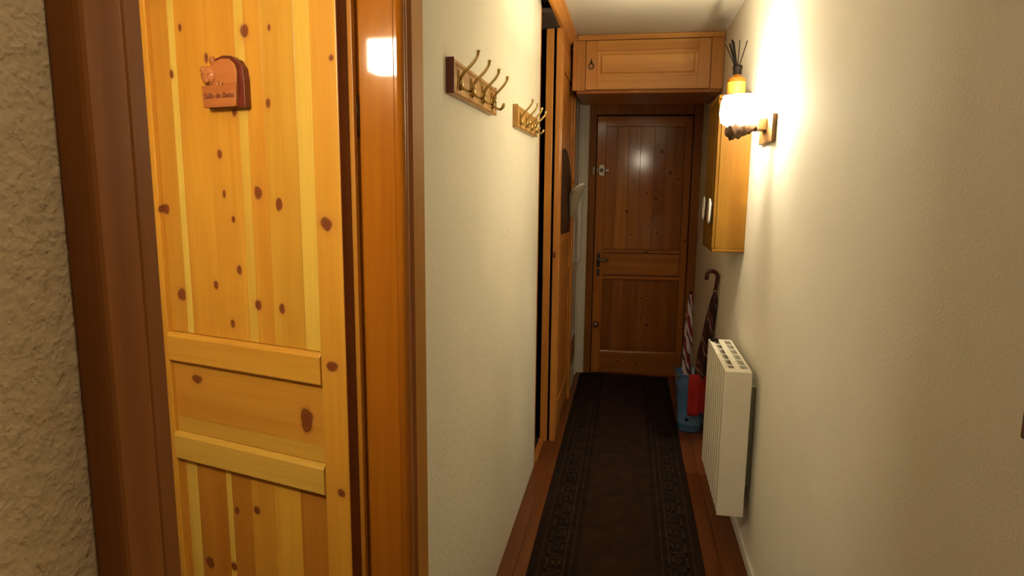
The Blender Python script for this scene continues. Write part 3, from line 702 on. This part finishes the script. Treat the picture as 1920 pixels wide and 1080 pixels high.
# ------------------------------------------------------------------ carpet runner
cr = empty('runner_carpet'); tag(cr, 'dark brown corridor runner with greek key borders', 'carpet')
box('pile', (-.338, .342, -1.2, 5.17, .0, .007), 'carpet', cr, .002)
for x0, x1 in ((-.343, -.150), (.157, .347)): 
    box('border', (x0, x1, -1.205, 5.175, .0002, .0076), 'carpet_edge', cr, .002)
def keyband(x0, x1, flip):
    bm = bmesh.new(); u = .110; wdt = x1-x0; t = .0085; z0, z1 = .0076, .0092
    def seg(ax, ay, bx, by):
        X = [x0+wdt*(1-v if flip else v) for v in (ax, bx)]; Y = [y+u*v for v in (ay, by)]
        add_box(bm, (min(X)-t/2, max(X)+t/2, min(Y)-t/2, max(Y)+t/2, z0, z1))
    y = -1.15
    while y < 5.0:
        for s in ((0, 0, 0, .82), (0, .82, .75, .82), (.75, .82, .75, .30), (.75, .30, .38, .30), (.38, .30, .38, .56), (0, 0, 1, 0), (1, 0, 1, 1)): seg(*s)
        y += u
    for xx in (x0-.028, x1+.028): add_box(bm, (xx-.003, xx+.003, -1.18, 5.1, z0, z1))
    me = bpy.data.meshes.new('key_pattern'); bm.to_mesh(me); bm.free()
    o = link('key_pattern', me, 'carpet_key', cr); o['kind'] = 'stuff'
keyband(-.275, -.205, False); keyband(.212, .282, True)

# ------------------------------------------------------------------ bucket, umbrellas, red cloth
BX, BY = .420, 4.075
bk = empty('bucket', (BX, BY, 0)); tag(bk, 'blue metal bucket holding umbrellas behind the radiator', 'bucket')
bh = .372
def br_(z): return .072+(.0985-.072)*z/bh
pf = [(0, .004), (br_(0)-.003, .004), (br_(0), 0), (br_(.006), .008)]
for z in (.05, .28, .292, .304, .316):
    pf += [(br_(z), z-.004), (br_(z)+.0025, z), (br_(z), z+.004)]
pf += [(br_(bh), bh-.006), (br_(bh)+.004, bh-.002), (br_(bh)+.003, bh+.003), (br_(bh)-.002, bh), (br_(.012)-.003, .012), (0, .012)]
lathe('pail', pf, (0, 0, 0), 'bucket', bk, 40)
for a in (math.radians(215), math.radians(35)):
    x, y = .104*math.cos(a), .104*math.sin(a)
    lathe('handle_ear', [(0, -.004), (.009, -.003), (.010, .0), (.009, .003), (0, .004)], (x, y, bh-.018), 'nickel', bk, 14, axis='Y')
ha = [(.106*math.cos(a), .106*math.sin(a), bh-.018-.05*math.sin((a-math.radians(215))*.0+math.pi*i/14)) for i, a in enumerate([math.radians(215+180*i/14) for i in range(15)])]
tube('bail', ha, .0022, 'nickel', bk, 6)
hm = prism('heart_mark', [(-.012, 0), (0, -.014), (.012, 0), (.011, .008), (.005, .010), (0, .006), (-.005, .010), (-.011, .008)], 'Y', 0, .0012, 'black', bk)
aa = math.radians(252); hm.location = (br_(.085)*math.cos(aa)*1.0, br_(.085)*math.sin(aa)-.002, .085); hm.rotation_euler = (0, 0, aa+math.pi/2)

def umbrella(name, base, top, r_lo, r_hi, folds, twist, mat, label, tail):
    base, top = Vector(base), Vector(top)
    u = empty(name, base); tag(u, label, 'umbrella', 'umbrellas in the blue bucket')
    d = top-base; ax = d.normalized(); e1 = ax.cross(Vector((0, 1, 0))).normalized(); e2 = ax.cross(e1)
    nk, nj = 64, 40; vs, fs, uv = [], [], []
    for j in range(nj+1):
        t = j/nj
        if t < .55: r = r_lo*(.35+.65*min(1, t/.35)**.7)
        else: r = r_lo+(r_hi-r_lo)*((t-.55)/.45)**1.1
        for k in range(nk+1):
            a = 2*math.pi*k/nk
            rr = r*(1+.20*math.cos(folds*(a+twist*t)) + .07*math.sin(2*folds*(a+twist*t)+1.3+5*t)) * (1-.5*max(0, (t-.96)/.04))
            vs.append(d*t + (e1*math.cos(a)+e2*math.sin(a))*rr); uv.append((k/nk, t))
    m = nk+1
    for j in range(nj):
        for k in range(nk): fs.append((j*m+k, j*m+k+1, (j+1)*m+k+1, (j+1)*m+k))
    me = bpy.data.meshes.new('canopy'); me.from_pydata([tuple(v) for v in vs], [], fs); me.update()
    ul = me.uv_layers.new(name='UVMap')
    for lp in me.loops: ul.data[lp.index].uv = uv[lp.vertex_index]
    link('canopy', me, mat, u, True)
    tail(u, d, ax, e1, e2)
    tube('ferrule', [(0, 0, 0)-ax*.02 if False else tuple(-ax*.012), tuple(ax*.05)], [.003, .006], 'nickel', u, 8)
    return u
def hook_tail(u, d, ax, e1, e2):
    # crook handle bending back to the left
    side = Vector((-1, .15, .1)).normalized(); p = d-ax*.02
    pts = [p, d+ax*.05]
    c = d+ax*.10; rr = .030
    for i in range(11):
        a = math.pi*i/10
        pts.append(c+side*rr*(1-math.cos(a))+Vector((0, 0, 1))*rr*1.05*math.sin(a))
    pts.append(pts[-1]-Vector((0, 0, .022)))
    tube('crook_handle', [tuple(q) for q in pts], [.011]*2+[.0115]*11+[.0115], 'umbrella_handle', u, 14)
    lathe('collar', [(.0, -.01), (.013, -.01), (.013, .012), (0, .012)], tuple(d+ax*.012), 'nickel', u, 14)
def plain_tail(u, d, ax, e1, e2):
    tube('tip', [tuple(d-ax*.03), tuple(d+ax*.02)], [.007, .005], 'black', u, 8)
umbrella('umbrella', (.445, 4.120, .03), (.500, 3.84, .905), .034, .016, 5, 2.2, 'umb_dark', 'dark maroon umbrella with crook handle leaning on the right wall', hook_tail)
umbrella('umbrella', (.388, 4.115, .03), (.398, 4.16, .842), .026, .014, 4, 2.6, 'umb_white', 'white and maroon striped umbrella upright in the blue bucket', plain_tail)
# red cloth draped over the bucket front
vs, fs = [], []
na, nz = 20, 14
for i in range(na+1):
    a = math.radians(256+(340-256)*i/na)
    for j in range(nz+1):
        t = j/nz
        if t < .2: r = br_(bh)-.028+.036*(t/.2); z = bh+.004+.006*math.sin(t/.2*math.pi)-.010*(1-t/.2)
        else: z = bh+.004-(t-.2)/.8*.245; r = br_(bh)+.009+.006*math.sin(i*1.1)*(t-.2)
        vs.append((BX+r*math.cos(a), BY+r*math.sin(a), z-.012*math.sin(i*.35)*t))
for i in range(na):
    for j in range(nz): fs.append((i*(nz+1)+j, (i+1)*(nz+1)+j, (i+1)*(nz+1)+j+1, i*(nz+1)+j+1))
rcl = mesh('red_cloth', vs, fs, 'red_cloth', None, True); sm = rcl.modifiers.new('s', 'SOLIDIFY'); sm.thickness = .003; sm.offset = 1
tag(rcl, 'red cloth draped over the rim of the blue bucket', 'cloth')

# ------------------------------------------------------------------ frame at the right edge
pfm = empty('picture_frame', (XR, .905, 1.187)); tag(pfm, 'dark wooden frame cut off by the right edge on the cream wall', 'frame')
fw2, fh = .42, .55
box('frame_bar', (-.018, -.0005, -.045, 0, 0, fh), 'frame_wood', pfm, .002); box('frame_bar', (-.018, -.0005, -fw2, -fw2+.045, 0, fh), 'frame_wood', pfm, .002)
box('frame_bar', (-.018, -.0005, -fw2+.0452, -.0452, 0, .045), 'frame_wood', pfm, .002); box('frame_bar', (-.018, -.0005, -fw2+.0452, -.0452, fh-.045, fh), 'frame_wood', pfm, .002)
box('picture', (-.008, -.0005, -fw2+.0452, -.0452, .0452, fh-.0452), 'canvas', pfm)

# ------------------------------------------------------------------ added fill lamp overhead, lifts the near walls
hl = empty('added_fill_lamp', (0.0, .30, H)); tag(hl, 'dim fill lamp added unseen above the viewpoint to lift the near walls', 'lamp')
lathe('canopy', [(0, -.001), (.10, -.001), (.10, -.018), (0, -.018)], (0, 0, 0), 'brass', hl, 32)
lathe('fill_bowl', [(.13, -.019), (.135, -.03), (.11, -.065), (.06, -.085), (0, -.09)], (0, 0, 0), 'fill_glow', hl, 32)

# ------------------------------------------------------------------ labels for parts that look different from their thing
PART_LABELS = {'hook': 'brass double coat hook', 'ring': 'dark iron ring pull', 'rim_lock': 'metal rim lock with turn knob', 'lever_handle': 'dark metal lever handle',
               'door_knob': 'round metal knob', 'bark_branch': 'dark bark covered branch', 'crook_handle': 'glossy maroon crook handle', 'bottle_label': 'bright amber label', 'collar': None}
for ob in list(bpy.data.objects):
    k = ob.name.split('.')[0]
    if ob.parent and PART_LABELS.get(k): ob['label'] = PART_LABELS[k]
